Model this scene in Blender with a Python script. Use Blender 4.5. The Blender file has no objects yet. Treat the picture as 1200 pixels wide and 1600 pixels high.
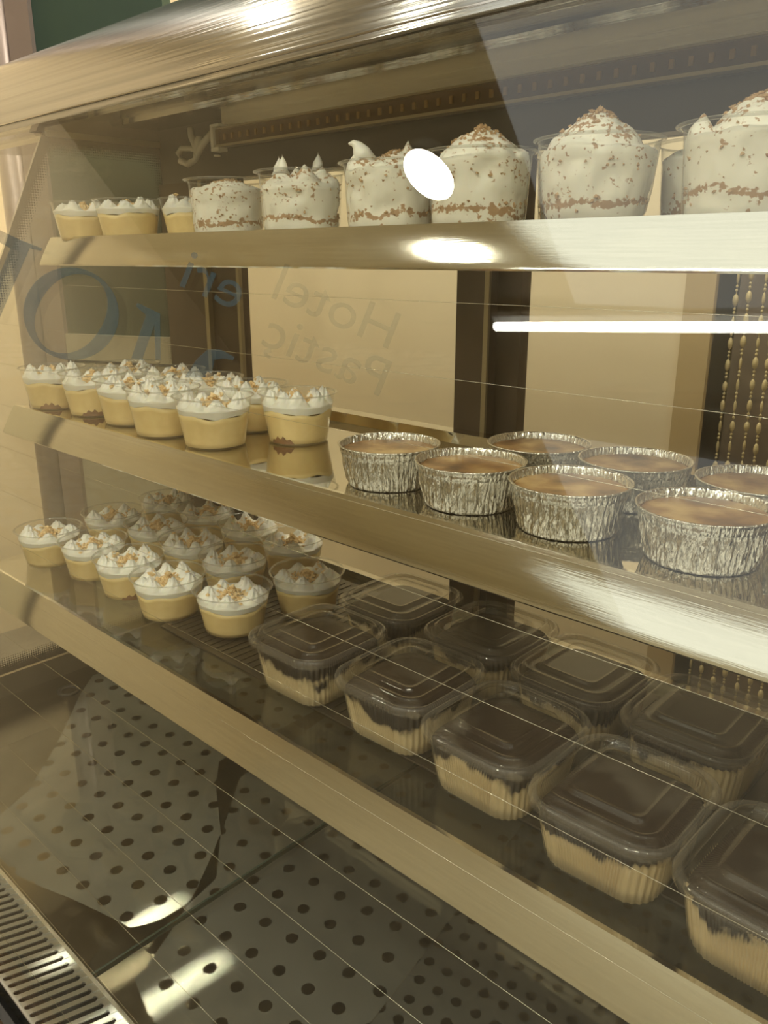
import bpy, math, random
from mathutils import Vector, Matrix, noise
C = bpy.context.scene
COL = C.collection
rad = math.radians
PI = math.pi

# ------------------------------------------------------------------ camera
F_PX, YAW, PITCH = 1280.0, 43.3, 17.2
cam = bpy.data.objects.new('camera', bpy.data.cameras.new('camera')); COL.objects.link(cam)
cam.data.sensor_fit = 'VERTICAL'; cam.data.sensor_height = 36.0
cam.data.lens = 36.0 * F_PX / 1600.0
cam.data.clip_start = 0.01
cam.location = (0, 0, 0)
cam.rotation_euler = (rad(90 - PITCH), 0, rad(YAW))
C.camera = cam

# ------------------------------------------------------------------ world, exposure, big lights
w = bpy.data.worlds.new('world'); C.world = w; w.use_nodes = True
w.node_tree.nodes['Background'].inputs[0].default_value = (1.0, 0.86, 0.62, 1)
w.node_tree.nodes['Background'].inputs[1].default_value = 0.05
C.view_settings.view_transform = 'Standard'
C.view_settings.look = 'None'
C.view_settings.exposure = 0.22
C.view_settings.gamma = 1.0
C.view_settings.use_curve_mapping = False
C.cycles.max_bounces = 7
C.cycles.adaptive_threshold = 0.05
C.cycles.transparent_max_bounces = 28
C.cycles.glossy_bounces = 5
C.cycles.sample_clamp_indirect = 3.0

CEIL = 1.2
PANEL_E, TUBE_E, DOWN_E = 1.15, 26.0, 90.0

def area(name, loc, target, size, size_y, energy, color, spread=180):
    l = bpy.data.lights.new(name, 'AREA'); l.shape = 'RECTANGLE'; l.size = size; l.size_y = size_y
    l.energy = energy; l.color = color; l.spread = rad(spread)
    o = bpy.data.objects.new(name, l); COL.objects.link(o); o.location = loc
    o.rotation_euler = (Vector(target) - Vector(loc)).to_track_quat('-Z', 'Y').to_euler()
    return o
area('added_rear_fill', (-0.9, 1.15, CEIL - 0.06), (-0.9, 1.35, -0.4), 1.6, 0.2, 17.0, (1.0, 0.95, 0.83))  # added fill without a fixture, brightens the rear wall
area('added_side_fill', (-2.1, 1.0, CEIL - 0.06), (-3.1, -0.2, 0.1), 0.6, 0.5, 34.0, (1.0, 0.95, 0.83))  # added fill aimed to brighten the left wall

# ------------------------------------------------------------------ helpers: camera rays (used only to place things)
_a, _p = rad(YAW), rad(PITCH)
_R = Vector((math.cos(_a), math.sin(_a), 0)); _H = Vector((-math.sin(_a), math.cos(_a), 0))
_F = _H * math.cos(_p) - Vector((0, 0, math.sin(_p))); _U = _H * math.sin(_p) + Vector((0, 0, math.cos(_p)))
def ray(u, v): return _R * ((u - 600) / F_PX) + _U * ((800 - v) / F_PX) + _F
def atZ(u, v, z): d = ray(u, v); return d * (z / d.z)
def atY(u, v, y): d = ray(u, v); return d * (y / d.y)

# ------------------------------------------------------------------ helpers: materials
def mat(name):
    m = bpy.data.materials.new(name); m.use_nodes = True
    nt = m.node_tree; nt.nodes.clear()
    out = nt.nodes.new('ShaderNodeOutputMaterial')
    return m, nt, out
def N(nt, t, **kw):
    n = nt.nodes.new(t)
    for k, v in kw.items():
        if k.startswith('i_'):
            n.inputs[k[2:].replace('_', ' ')].default_value = v
        else: setattr(n, k, v)
    return n
def rgb(r, g, b):      # 0..255 display colour to linear
    f = lambda c: ((c / 255 + 0.055) / 1.055) ** 2.4 if c > 10 else c / 255 / 12.92
    return (f(r), f(g), f(b), 1)
def pbr(name, col, rough=0.5, metal=0.0, col2=None, nscale=30, bump=0.0, bscale=60, sss=0.0, spec=0.5, stretch=None, detail=4, lo=0.35, hi=0.65):
    m, nt, out = mat(name)
    b = N(nt, 'ShaderNodeBsdfPrincipled')
    b.inputs['Base Color'].default_value = col; b.inputs['Roughness'].default_value = rough
    b.inputs['Metallic'].default_value = metal; b.inputs['Specular IOR Level'].default_value = spec
    if sss:
        b.inputs['Subsurface Weight'].default_value = sss
        b.inputs['Subsurface Radius'].default_value = (0.01, 0.008, 0.005); b.inputs['Subsurface Scale'].default_value = 0.6
    tc = N(nt, 'ShaderNodeTexCoord'); vec = tc.outputs['Object']
    if stretch:
        mp = N(nt, 'ShaderNodeMapping'); mp.inputs['Scale'].default_value = stretch
        nt.links.new(vec, mp.inputs['Vector']); vec = mp.outputs['Vector']
    if col2:
        n = N(nt, 'ShaderNodeTexNoise'); n.inputs['Scale'].default_value = nscale; n.inputs['Detail'].default_value = detail
        nt.links.new(vec, n.inputs['Vector'])
        r = N(nt, 'ShaderNodeValToRGB'); r.color_ramp.elements[0].position = lo; r.color_ramp.elements[1].position = hi
        r.color_ramp.elements[0].color = col; r.color_ramp.elements[1].color = col2
        nt.links.new(n.outputs['Fac'], r.inputs['Fac']); nt.links.new(r.outputs['Color'], b.inputs['Base Color'])
    if bump:
        n2 = N(nt, 'ShaderNodeTexNoise'); n2.inputs['Scale'].default_value = bscale; n2.inputs['Detail'].default_value = 3
        nt.links.new(vec, n2.inputs['Vector'])
        bp = N(nt, 'ShaderNodeBump'); bp.inputs['Strength'].default_value = bump; bp.inputs['Distance'].default_value = 0.002
        nt.links.new(n2.outputs['Fac'], bp.inputs['Height']); nt.links.new(bp.outputs['Normal'], b.inputs['Normal'])
    nt.links.new(b.outputs[0], out.inputs[0])
    return m
def clear(name, tint=(0.97, 0.98, 0.96), ior=1.45, rough=0.0, haze=0.0, hazecol=(0.8, 0.78, 0.7, 1), bump=0.0, bscale=200):
    """thin clear sheet: see-through with Fresnel reflection, optional milky haze"""
    m, nt, out = mat(name)
    t = N(nt, 'ShaderNodeBsdfTransparent'); t.inputs[0].default_value = (*tint, 1)
    g = N(nt, 'ShaderNodeBsdfGlossy'); g.inputs['Roughness'].default_value = rough; g.inputs[0].default_value = (1, 1, 1, 1)
    f0 = ((ior - 1) / (ior + 1)) ** 2
    lw = N(nt, 'ShaderNodeLayerWeight'); lw.inputs['Blend'].default_value = 0.5
    pw = N(nt, 'ShaderNodeMath', operation='POWER'); pw.inputs[1].default_value = 5
    fr = N(nt, 'ShaderNodeMath', operation='MULTIPLY_ADD'); fr.inputs[1].default_value = 1 - f0; fr.inputs[2].default_value = f0
    nt.links.new(lw.outputs['Facing'], pw.inputs[0]); nt.links.new(pw.outputs[0], fr.inputs[0])
    mx = N(nt, 'ShaderNodeMixShader')
    last = t
    if haze:
        d = N(nt, 'ShaderNodeBsdfDiffuse'); d.inputs[0].default_value = hazecol
        mh = N(nt, 'ShaderNodeMixShader'); mh.inputs[0].default_value = haze
        if bump:
            tch = N(nt, 'ShaderNodeTexCoord'); nh = N(nt, 'ShaderNodeTexNoise'); nh.inputs['Scale'].default_value = 22; nh.inputs['Detail'].default_value = 6
            oh = N(nt, 'ShaderNodeObjectInfo'); va = N(nt, 'ShaderNodeVectorMath', operation='ADD'); nt.links.new(tch.outputs['Object'], va.inputs[0]); nt.links.new(oh.outputs['Location'], va.inputs[1])
            rh = N(nt, 'ShaderNodeMapRange'); rh.inputs['From Min'].default_value = 0.48; rh.inputs['From Max'].default_value = 0.66; rh.inputs['To Min'].default_value = 0.0; rh.inputs['To Max'].default_value = 0.12
            nt.links.new(va.outputs[0], nh.inputs['Vector']); nt.links.new(nh.outputs['Fac'], rh.inputs['Value']); nt.links.new(rh.outputs[0], mh.inputs[0])
        nt.links.new(t.outputs[0], mh.inputs[1]); nt.links.new(d.outputs[0], mh.inputs[2]); last = mh
    if bump:
        tc = N(nt, 'ShaderNodeTexCoord'); n2 = N(nt, 'ShaderNodeTexNoise'); n2.inputs['Scale'].default_value = bscale
        nt.links.new(tc.outputs['Object'], n2.inputs['Vector'])
        bp = N(nt, 'ShaderNodeBump'); bp.inputs['Strength'].default_value = bump; bp.inputs['Distance'].default_value = 0.001
        nt.links.new(n2.outputs['Fac'], bp.inputs['Height']); nt.links.new(bp.outputs['Normal'], g.inputs['Normal'])
        nt.links.new(bp.outputs['Normal'], lw.inputs['Normal'])
    nt.links.new(fr.outputs[0], mx.inputs[0]); nt.links.new(last.outputs[0], mx.inputs[1]); nt.links.new(g.outputs[0], mx.inputs[2])
    nt.links.new(mx.outputs[0], out.inputs[0])
    return m
def emit(name, col, s):
    m, nt, out = mat(name)
    e = N(nt, 'ShaderNodeEmission'); e.inputs[0].default_value = (*col, 1); e.inputs[1].default_value = s
    nt.links.new(e.outputs[0], out.inputs[0]); return m

M = {}
M['glass'] = clear('front glass', (0.955, 0.96, 0.925), 1.47)
M['glass2'] = clear('plain glass', (0.97, 0.975, 0.95), 1.45)
M['endglass'] = clear('end glass with painted veil', (0.95, 0.955, 0.93), 1.5, 0.0, 0.10, (0.8, 0.8, 0.7, 1))  # pale diffuse haze painted in for the light this pane reflects
M['shelfglass'] = clear('shelf glass', (0.90, 0.90, 0.86), 1.6, 0.01)
M['deckglass'] = clear('deck glass', (0.93, 0.93, 0.91), 1.5, 0.02)
M['plastic'] = clear('clear plastic', (0.965, 0.965, 0.955), 1.38, 0.06, 0.02)
M['rimplastic'] = clear('plastic rim', (0.90, 0.90, 0.88), 1.6, 0.08, 0.10)
M['boxplastic'] = clear('box plastic', (0.95, 0.945, 0.92), 1.5, 0.05, 0.03, (0.6, 0.55, 0.45, 1))
M['lidrim'] = clear('lid rim plastic', (0.93, 0.92, 0.90), 1.6, 0.07, 0.09, (0.62, 0.57, 0.48, 1))
M['lidplastic'] = clear('lid plastic', (0.95, 0.94, 0.91), 1.5, 0.05, 0.02, (0.5, 0.45, 0.36, 1), bump=0.08, bscale=300)
M['steel'] = pbr('brushed steel', (0.66, 0.65, 0.60, 1), 0.20, 1.0, (0.58, 0.57, 0.52, 1), 60, 0.12, 160, stretch=(0.3, 12, 12))
M['mirror'] = pbr('polished steel', (0.62, 0.59, 0.52, 1), 0.035, 1.0)
M['trim'] = pbr('satin trim', (0.78, 0.77, 0.72, 1), 0.075, 1.0, (0.74, 0.73, 0.68, 1), 50, 0.03, 140, stretch=(0.3, 10, 10))
M['ceilsteel'] = pbr('hood steel', (0.50, 0.48, 0.43, 1), 0.07, 1.0, (0.42, 0.40, 0.36, 1), 20, 0.12, 30, stretch=(0.15, 14, 14))
M['canopy'] = pbr('canopy steel', (0.40, 0.40, 0.36, 1), 0.17, 1.0, (0.26, 0.26, 0.235, 1), 14, 0.25, 22, stretch=(0.06, 14, 14))
M['decksteel'] = pbr('deck steel', (0.42, 0.40, 0.34, 1), 0.28, 1.0, (0.34, 0.32, 0.27, 1), 12, 0.1, 60)
M['brownsteel'] = pbr('brown steel floor', (0.30, 0.25, 0.18, 1), 0.3, 0.8, (0.24, 0.20, 0.14, 1), 9)
M['dark'] = pbr('dark frame', rgb(92, 78, 64), 0.35, 0.1, rgb(78, 66, 54), 14)
M['darkgrey'] = pbr('dark grey header', rgb(98, 96, 94), 0.35, 0.2, rgb(84, 83, 82), 6, stretch=(0.5, 1, 4))
M['alu'] = pbr('aluminium edge', rgb(170, 160, 135), 0.3, 0.7)
M['black'] = pbr('black rubber', rgb(24, 22, 20), 0.5)
M['browntray'] = pbr('brown tray', rgb(58, 50, 38), 0.28, 0.0, rgb(48, 41, 31), 30)
M['white'] = pbr('white plastic', rgb(225, 222, 210), 0.4)
M['milky'] = pbr('milky tape', rgb(205, 200, 185), 0.35, sss=0.2)
M['cream'] = pbr('whipped cream', rgb(252, 249, 238), 0.42, 0, None, sss=0.25, bump=0.12, bscale=120)
M['custard'] = pbr('yellow custard', rgb(248, 222, 160), 0.4, 0, rgb(240, 212, 150), 90, 0.15, 90, sss=0.2)
M['nuts'] = pbr('chopped nuts', rgb(226, 192, 138), 0.7, 0, rgb(246, 222, 176), 220, 0.3, 400)
M['crumb'] = pbr('biscuit crumbs', rgb(172, 138, 98), 0.75, 0, rgb(204, 172, 132), 160, 0.3, 400)
M['biscuit'] = pbr('soaked biscuit', rgb(120, 82, 50), 0.6, 0, rgb(150, 108, 68), 90)
M['wire'] = pbr('heating wire', (0.75, 0.72, 0.6, 1), 0.25, 1.0)
M['walls'] = pbr('beige wall', rgb(232, 216, 184), 0.8, 0, rgb(227, 210, 177), 3, 0.05, 40)
M['wallleft'] = pbr('peach wall', rgb(226, 208, 174), 0.8, 0, rgb(220, 202, 168), 3)
M['wallback'] = pbr('beige room wall', rgb(208, 198, 174), 0.8, 0, rgb(200, 190, 166), 2)
M['ceil'] = pbr('ceiling paint', rgb(222, 212, 188), 0.85, 0, rgb(214, 204, 180), 2)
M['floor'] = pbr('tile floor', rgb(150, 140, 122), 0.4, 0, rgb(130, 120, 104), 4)
M['green'] = pbr('green board', rgb(52, 74, 58), 0.6, 0, rgb(46, 66, 54), 5)
M['mauve'] = pbr('mauve grey frame', rgb(165, 148, 138), 0.3, 0.3, rgb(155, 140, 130), 8)
M['panel'] = pbr('pale door panel', rgb(196, 186, 160), 0.6, 0, rgb(188, 178, 150), 5)
M['wood'] = pbr('orange wood', rgb(176, 132, 82), 0.6, 0, rgb(156, 114, 68), 8, stretch=(2, 12, 2))
M['curt'] = pbr('patterned cloth', rgb(120, 102, 86), 0.8, 0, rgb(165, 146, 126), 9, detail=2)
M['beads'] = pbr('pale beads', rgb(206, 186, 138), 0.4)
M['sign_refl'] = None

def m_sign_refl():  # letters of a reflected sign, painted on as translucent colour
    m, nt, out = mat('painted sign reflection')
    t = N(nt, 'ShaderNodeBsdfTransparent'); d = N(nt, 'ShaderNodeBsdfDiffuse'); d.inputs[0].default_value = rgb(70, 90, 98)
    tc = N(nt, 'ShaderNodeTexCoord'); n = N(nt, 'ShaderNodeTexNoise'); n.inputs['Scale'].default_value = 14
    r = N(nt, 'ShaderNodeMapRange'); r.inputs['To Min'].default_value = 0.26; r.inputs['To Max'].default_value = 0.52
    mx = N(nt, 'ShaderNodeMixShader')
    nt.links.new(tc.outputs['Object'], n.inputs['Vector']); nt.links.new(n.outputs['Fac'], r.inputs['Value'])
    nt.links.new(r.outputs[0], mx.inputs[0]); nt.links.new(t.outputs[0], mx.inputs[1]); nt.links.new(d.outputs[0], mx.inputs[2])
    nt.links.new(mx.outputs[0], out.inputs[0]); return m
M['sign_refl'] = m_sign_refl()
def m_sign_refl_faint():  # weaker part of the same painted sign reflection
    m, nt, out = mat('faint painted sign reflection')
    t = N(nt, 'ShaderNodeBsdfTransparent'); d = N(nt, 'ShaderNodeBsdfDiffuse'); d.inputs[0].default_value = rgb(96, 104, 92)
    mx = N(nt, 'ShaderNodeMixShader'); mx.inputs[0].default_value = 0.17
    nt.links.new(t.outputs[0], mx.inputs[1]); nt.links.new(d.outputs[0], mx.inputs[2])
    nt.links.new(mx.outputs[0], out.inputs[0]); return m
M['sign_refl_faint'] = m_sign_refl_faint()

def m_foil():
    m, nt, out = mat('crinkled foil')
    b = N(nt, 'ShaderNodeBsdfPrincipled'); b.inputs['Base Color'].default_value = (0.92, 0.91, 0.86, 1)
    b.inputs['Metallic'].default_value = 1; b.inputs['Roughness'].default_value = 0.17
    tc = N(nt, 'ShaderNodeTexCoord'); mp = N(nt, 'ShaderNodeMapping'); mp.inputs['Scale'].default_value = (1, 1, 0.12)
    n = N(nt, 'ShaderNodeTexNoise'); n.inputs['Scale'].default_value = 420; n.inputs['Detail'].default_value = 2
    bp = N(nt, 'ShaderNodeBump'); bp.inputs['Strength'].default_value = 0.9; bp.inputs['Distance'].default_value = 0.003
    nt.links.new(tc.outputs['Object'], mp.inputs[0]); nt.links.new(mp.outputs[0], n.inputs['Vector'])
    nt.links.new(n.outputs['Fac'], bp.inputs['Height']); nt.links.new(bp.outputs[0], b.inputs['Normal'])
    nt.links.new(b.outputs[0], out.inputs[0]); return m
M['foil'] = m_foil()
def m_caramel():
    m, nt, out = mat('caramelised top')
    b = N(nt, 'ShaderNodeBsdfPrincipled'); b.inputs['Roughness'].default_value = 0.35
    tc = N(nt, 'ShaderNodeTexCoord'); oi = N(nt, 'ShaderNodeObjectInfo')
    n = N(nt, 'ShaderNodeTexNoise', noise_dimensions='4D'); n.inputs['Scale'].default_value = 40; n.inputs['Detail'].default_value = 6
    ml = N(nt, 'ShaderNodeMath', operation='MULTIPLY'); ml.inputs[1].default_value = 20
    nt.links.new(oi.outputs['Random'], ml.inputs[0]); nt.links.new(ml.outputs[0], n.inputs['W'])
    nt.links.new(tc.outputs['Object'], n.inputs['Vector'])
    r = N(nt, 'ShaderNodeValToRGB'); e = r.color_ramp.elements
    e[0].position = 0.30; e[0].color = rgb(92, 62, 36); e[1].position = 0.70; e[1].color = rgb(212, 180, 124)
    k = r.color_ramp.elements.new(0.48); k.color = rgb(158, 118, 72)
    nt.links.new(n.outputs['Fac'], r.inputs['Fac']); nt.links.new(r.outputs[0], b.inputs['Base Color'])
    nt.links.new(b.outputs[0], out.inputs[0]); return m
M['caramel'] = m_caramel()
def m_layers():
    """dark cocoa layer over pale cream, with a ragged border"""
    m, nt, out = mat('cocoa over cream')
    b = N(nt, 'ShaderNodeBsdfPrincipled'); b.inputs['Roughness'].default_value = 0.5
    tc = N(nt, 'ShaderNodeTexCoord'); oi = N(nt, 'ShaderNodeObjectInfo'); sp = N(nt, 'ShaderNodeSeparateXYZ')
    n = N(nt, 'ShaderNodeTexNoise', noise_dimensions='4D'); n.inputs['Scale'].default_value = 32; n.inputs['Detail'].default_value = 3
    ml = N(nt, 'ShaderNodeMath', operation='MULTIPLY'); ml.inputs[1].default_value = 30
    nt.links.new(oi.outputs['Random'], ml.inputs[0]); nt.links.new(ml.outputs[0], n.inputs['W'])
    nt.links.new(tc.outputs['Object'], n.inputs['Vector']); nt.links.new(tc.outputs['Object'], sp.inputs[0])
    a = N(nt, 'ShaderNodeMath', operation='MULTIPLY_ADD'); a.inputs[1].default_value = 0.07; nt.links.new(n.outputs['Fac'], a.inputs[0])
    nt.links.new(sp.outputs['Z'], a.inputs[2])
    gt = N(nt, 'ShaderNodeMath', operation='GREATER_THAN'); gt.inputs[1].default_value = 0.0365; nt.links.new(sp.outputs['Z'], gt.inputs[0])
    g2 = N(nt, 'ShaderNodeMath', operation='MULTIPLY_ADD'); g2.inputs[1].default_value = 0.1; nt.links.new(gt.outputs[0], g2.inputs[0]); nt.links.new(a.outputs[0], g2.inputs[2]); a = g2
    r = N(nt, 'ShaderNodeValToRGB'); e = r.color_ramp.elements
    e[0].position = 0.0620; e[0].color = rgb(226, 206, 166); e[1].position = 0.0640; e[1].color = rgb(38, 24, 16)
    nt.links.new(a.outputs[0], r.inputs['Fac']); nt.links.new(r.outputs[0], b.inputs['Base Color'])
    nt.links.new(b.outputs[0], out.inputs[0]); return m
M['layers'] = m_layers()
def m_sundae():
    """cream with bands of crumb specks"""
    m, nt, out = mat('cream with crumbs')
    b = N(nt, 'ShaderNodeBsdfPrincipled'); b.inputs['Roughness'].default_value = 0.45
    b.inputs['Subsurface Weight'].default_value = 0.2; b.inputs['Subsurface Radius'].default_value = (0.01, 0.008, 0.006)
    tc = N(nt, 'ShaderNodeTexCoord'); oi = N(nt, 'ShaderNodeObjectInfo'); sp = N(nt, 'ShaderNodeSeparateXYZ')
    ml = N(nt, 'ShaderNodeMath', operation='MULTIPLY'); ml.inputs[1].default_value = 30
    nt.links.new(oi.outputs['Random'], ml.inputs[0]); nt.links.new(tc.outputs['Object'], sp.inputs[0])
    big = N(nt, 'ShaderNodeTexNoise', noise_dimensions='4D'); big.inputs['Scale'].default_value = 22
    nt.links.new(tc.outputs['Object'], big.inputs['Vector']); nt.links.new(ml.outputs[0], big.inputs['W'])
    # wavy band around z = .022, and a looser scatter near the top
    zz = N(nt, 'ShaderNodeMath', operation='MULTIPLY_ADD'); zz.inputs[1].default_value = 0.034
    nt.links.new(big.outputs['Fac'], zz.inputs[0]); nt.links.new(sp.outputs['Z'], zz.inputs[2])
    d = N(nt, 'ShaderNodeMath', operation='SUBTRACT'); d.inputs[1].default_value = 0.036; nt.links.new(zz.outputs[0], d.inputs[0])
    ab = N(nt, 'ShaderNodeMath', operation='ABSOLUTE'); nt.links.new(d.outputs[0], ab.inputs[0])
    band = N(nt, 'ShaderNodeMapRange'); band.inputs['From Min'].default_value = 0.0; band.inputs['From Max'].default_value = 0.006
    band.inputs['To Min'].default_value = 0.30; band.inputs['To Max'].default_value = 0.0; nt.links.new(ab.outputs[0], band.inputs['Value'])
    top = N(nt, 'ShaderNodeMapRange'); top.inputs['From Min'].default_value = 0.045; top.inputs['From Max'].default_value = 0.075
    top.inputs['To Min'].default_value = 0.0; top.inputs['To Max'].default_value = 0.11; nt.links.new(sp.outputs['Z'], top.inputs['Value'])
    v = N(nt, 'ShaderNodeTexNoise'); v.inputs['Scale'].default_value = 230; v.inputs['Detail'].default_value = 4
    nt.links.new(tc.outputs['Object'], v.inputs['Vector'])
    s1 = N(nt, 'ShaderNodeMath', operation='ADD'); nt.links.new(v.outputs['Fac'], s1.inputs[0]); nt.links.new(band.outputs[0], s1.inputs[1])
    s2 = N(nt, 'ShaderNodeMath', operation='ADD'); nt.links.new(s1.outputs[0], s2.inputs[0]); nt.links.new(top.outputs[0], s2.inputs[1])
    fd = N(nt, 'ShaderNodeMath', operation='SUBTRACT'); fd.inputs[1].default_value = 0.52; nt.links.new(big.outputs['Fac'], fd.inputs[0])
    fa = N(nt, 'ShaderNodeMath', operation='ABSOLUTE'); nt.links.new(fd.outputs[0], fa.inputs[0])
    fm = N(nt, 'ShaderNodeMapRange'); fm.inputs['From Max'].default_value = 0.035; fm.inputs['To Min'].default_value = 0.13; fm.inputs['To Max'].default_value = 0.0
    nt.links.new(fa.outputs[0], fm.inputs['Value'])
    s3 = N(nt, 'ShaderNodeMath', operation='ADD'); nt.links.new(s2.outputs[0], s3.inputs[0]); nt.links.new(fm.outputs[0], s3.inputs[1]); s2 = s3
    r = N(nt, 'ShaderNodeValToRGB'); e = r.color_ramp.elements
    e[0].position = 0.67; e[0].color = rgb(250, 246, 234); e[1].position = 0.73; e[1].color = rgb(186, 152, 116)
    nt.links.new(s2.outputs[0], r.inputs['Fac']); nt.links.new(r.outputs[0], b.inputs['Base Color'])
    nt.links.new(b.outputs[0], out.inputs[0]); return m
M['sundae'] = m_sundae()

def m_perf(name, A, B, R0, col):
    """steel sheet with punched holes on a lattice; the UV map holds lattice coordinates"""
    m, nt, out = mat(name)
    b = N(nt, 'ShaderNodeBsdfPrincipled'); b.inputs['Metallic'].default_value = 0.35; b.inputs['Roughness'].default_value = 0.42
    tc = N(nt, 'ShaderNodeTexCoord'); no = N(nt, 'ShaderNodeTexNoise'); no.inputs['Scale'].default_value = 9; no.inputs['Detail'].default_value = 6
    r = N(nt, 'ShaderNodeValToRGB'); r.color_ramp.elements[0].position = .3; r.color_ramp.elements[1].position = .7
    r.color_ramp.elements[0].color = col; r.color_ramp.elements[1].color = tuple(c * 0.72 for c in col[:3]) + (1,)
    nt.links.new(tc.outputs['Object'], no.inputs['Vector']); nt.links.new(no.outputs['Fac'], r.inputs['Fac']); nt.links.new(r.outputs[0], b.inputs['Base Color'])
    t = N(nt, 'ShaderNodeBsdfTransparent'); mx = N(nt, 'ShaderNodeMixShader')
    sp = N(nt, 'ShaderNodeSeparateXYZ'); nt.links.new(tc.outputs['UV'], sp.inputs[0])
    def frac(sock):
        f = N(nt, 'ShaderNodeMath', operation='FRACT'); a1 = N(nt, 'ShaderNodeMath', operation='ADD'); a1.inputs[1].default_value = 0.5
        s = N(nt, 'ShaderNodeMath', operation='SUBTRACT'); s.inputs[1].default_value = 0.5
        nt.links.new(sock, a1.inputs[0]); nt.links.new(a1.outputs[0], f.inputs[0]); nt.links.new(f.outputs[0], s.inputs[0]); return s.outputs[0]
    fx, fy = frac(sp.outputs[0]), frac(sp.outputs[1])
    def comb(k):
        p = N(nt, 'ShaderNodeMath', operation='MULTIPLY'); p.inputs[1].default_value = B[k]; nt.links.new(fy, p.inputs[0])
        q = N(nt, 'ShaderNodeMath', operation='MULTIPLY_ADD'); q.inputs[1].default_value = A[k]
        nt.links.new(fx, q.inputs[0]); nt.links.new(p.outputs[0], q.inputs[2]); return q.outputs[0]
    c = N(nt, 'ShaderNodeCombineXYZ'); nt.links.new(comb(0), c.inputs[0]); nt.links.new(comb(1), c.inputs[1])
    ln = N(nt, 'ShaderNodeVectorMath', operation='LENGTH'); nt.links.new(c.outputs[0], ln.inputs[0])
    lt = N(nt, 'ShaderNodeMath', operation='LESS_THAN'); lt.inputs[1].default_value = R0; nt.links.new(ln.outputs['Value'], lt.inputs[0])
    nt.links.new(lt.outputs[0], mx.inputs[0]); nt.links.new(b.outputs[0], mx.inputs[1]); nt.links.new(t.outputs[0], mx.inputs[2])
    nt.links.new(mx.outputs[0], out.inputs[0]); return m
def m_frit():
    m, nt, out = mat('dotted black border')
    b = N(nt, 'ShaderNodeBsdfPrincipled'); b.inputs['Base Color'].default_value = rgb(70, 62, 52); b.inputs['Roughness'].default_value = 0.5
    t = N(nt, 'ShaderNodeBsdfTransparent'); mx = N(nt, 'ShaderNodeMixShader')
    tc = N(nt, 'ShaderNodeTexCoord'); sp = N(nt, 'ShaderNodeSeparateXYZ'); nt.links.new(tc.outputs['Object'], sp.inputs[0])
    uv = N(nt, 'ShaderNodeSeparateXYZ'); nt.links.new(tc.outputs['UV'], uv.inputs[0])
    def cell(s, off):
        a1 = N(nt, 'ShaderNodeMath', operation='MULTIPLY'); a1.inputs[1].default_value = 300; nt.links.new(s, a1.inputs[0])
        f = N(nt, 'ShaderNodeMath', operation='FRACT'); nt.links.new(a1.outputs[0], f.inputs[0])
        g = N(nt, 'ShaderNodeMath', operation='SUBTRACT'); g.inputs[1].default_value = 0.5; nt.links.new(f.outputs[0], g.inputs[0]); return g.outputs[0]
    c = N(nt, 'ShaderNodeCombineXYZ'); nt.links.new(cell(sp.outputs['Y'], 0), c.inputs[0]); nt.links.new(cell(sp.outputs['Z'], 0), c.inputs[1])
    ln = N(nt, 'ShaderNodeVectorMath', operation='LENGTH'); nt.links.new(c.outputs[0], ln.inputs[0])
    rr = N(nt, 'ShaderNodeMapRange'); rr.inputs['From Min'].default_value = 0; rr.inputs['From Max'].default_value = 1
    rr.inputs['To Min'].default_value = 0.85; rr.inputs['To Max'].default_value = 0.15; nt.links.new(uv.outputs[0], rr.inputs['Value'])
    gt = N(nt, 'ShaderNodeMath', operation='GREATER_THAN'); nt.links.new(ln.outputs['Value'], gt.inputs[0]); nt.links.new(rr.outputs[0], gt.inputs[1])
    nt.links.new(gt.outputs[0], mx.inputs[0]); nt.links.new(b.outputs[0], mx.inputs[1]); nt.links.new(t.outputs[0], mx.inputs[2])
    nt.links.new(mx.outputs[0], out.inputs[0]); return m
M['frit'] = m_frit()

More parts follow.
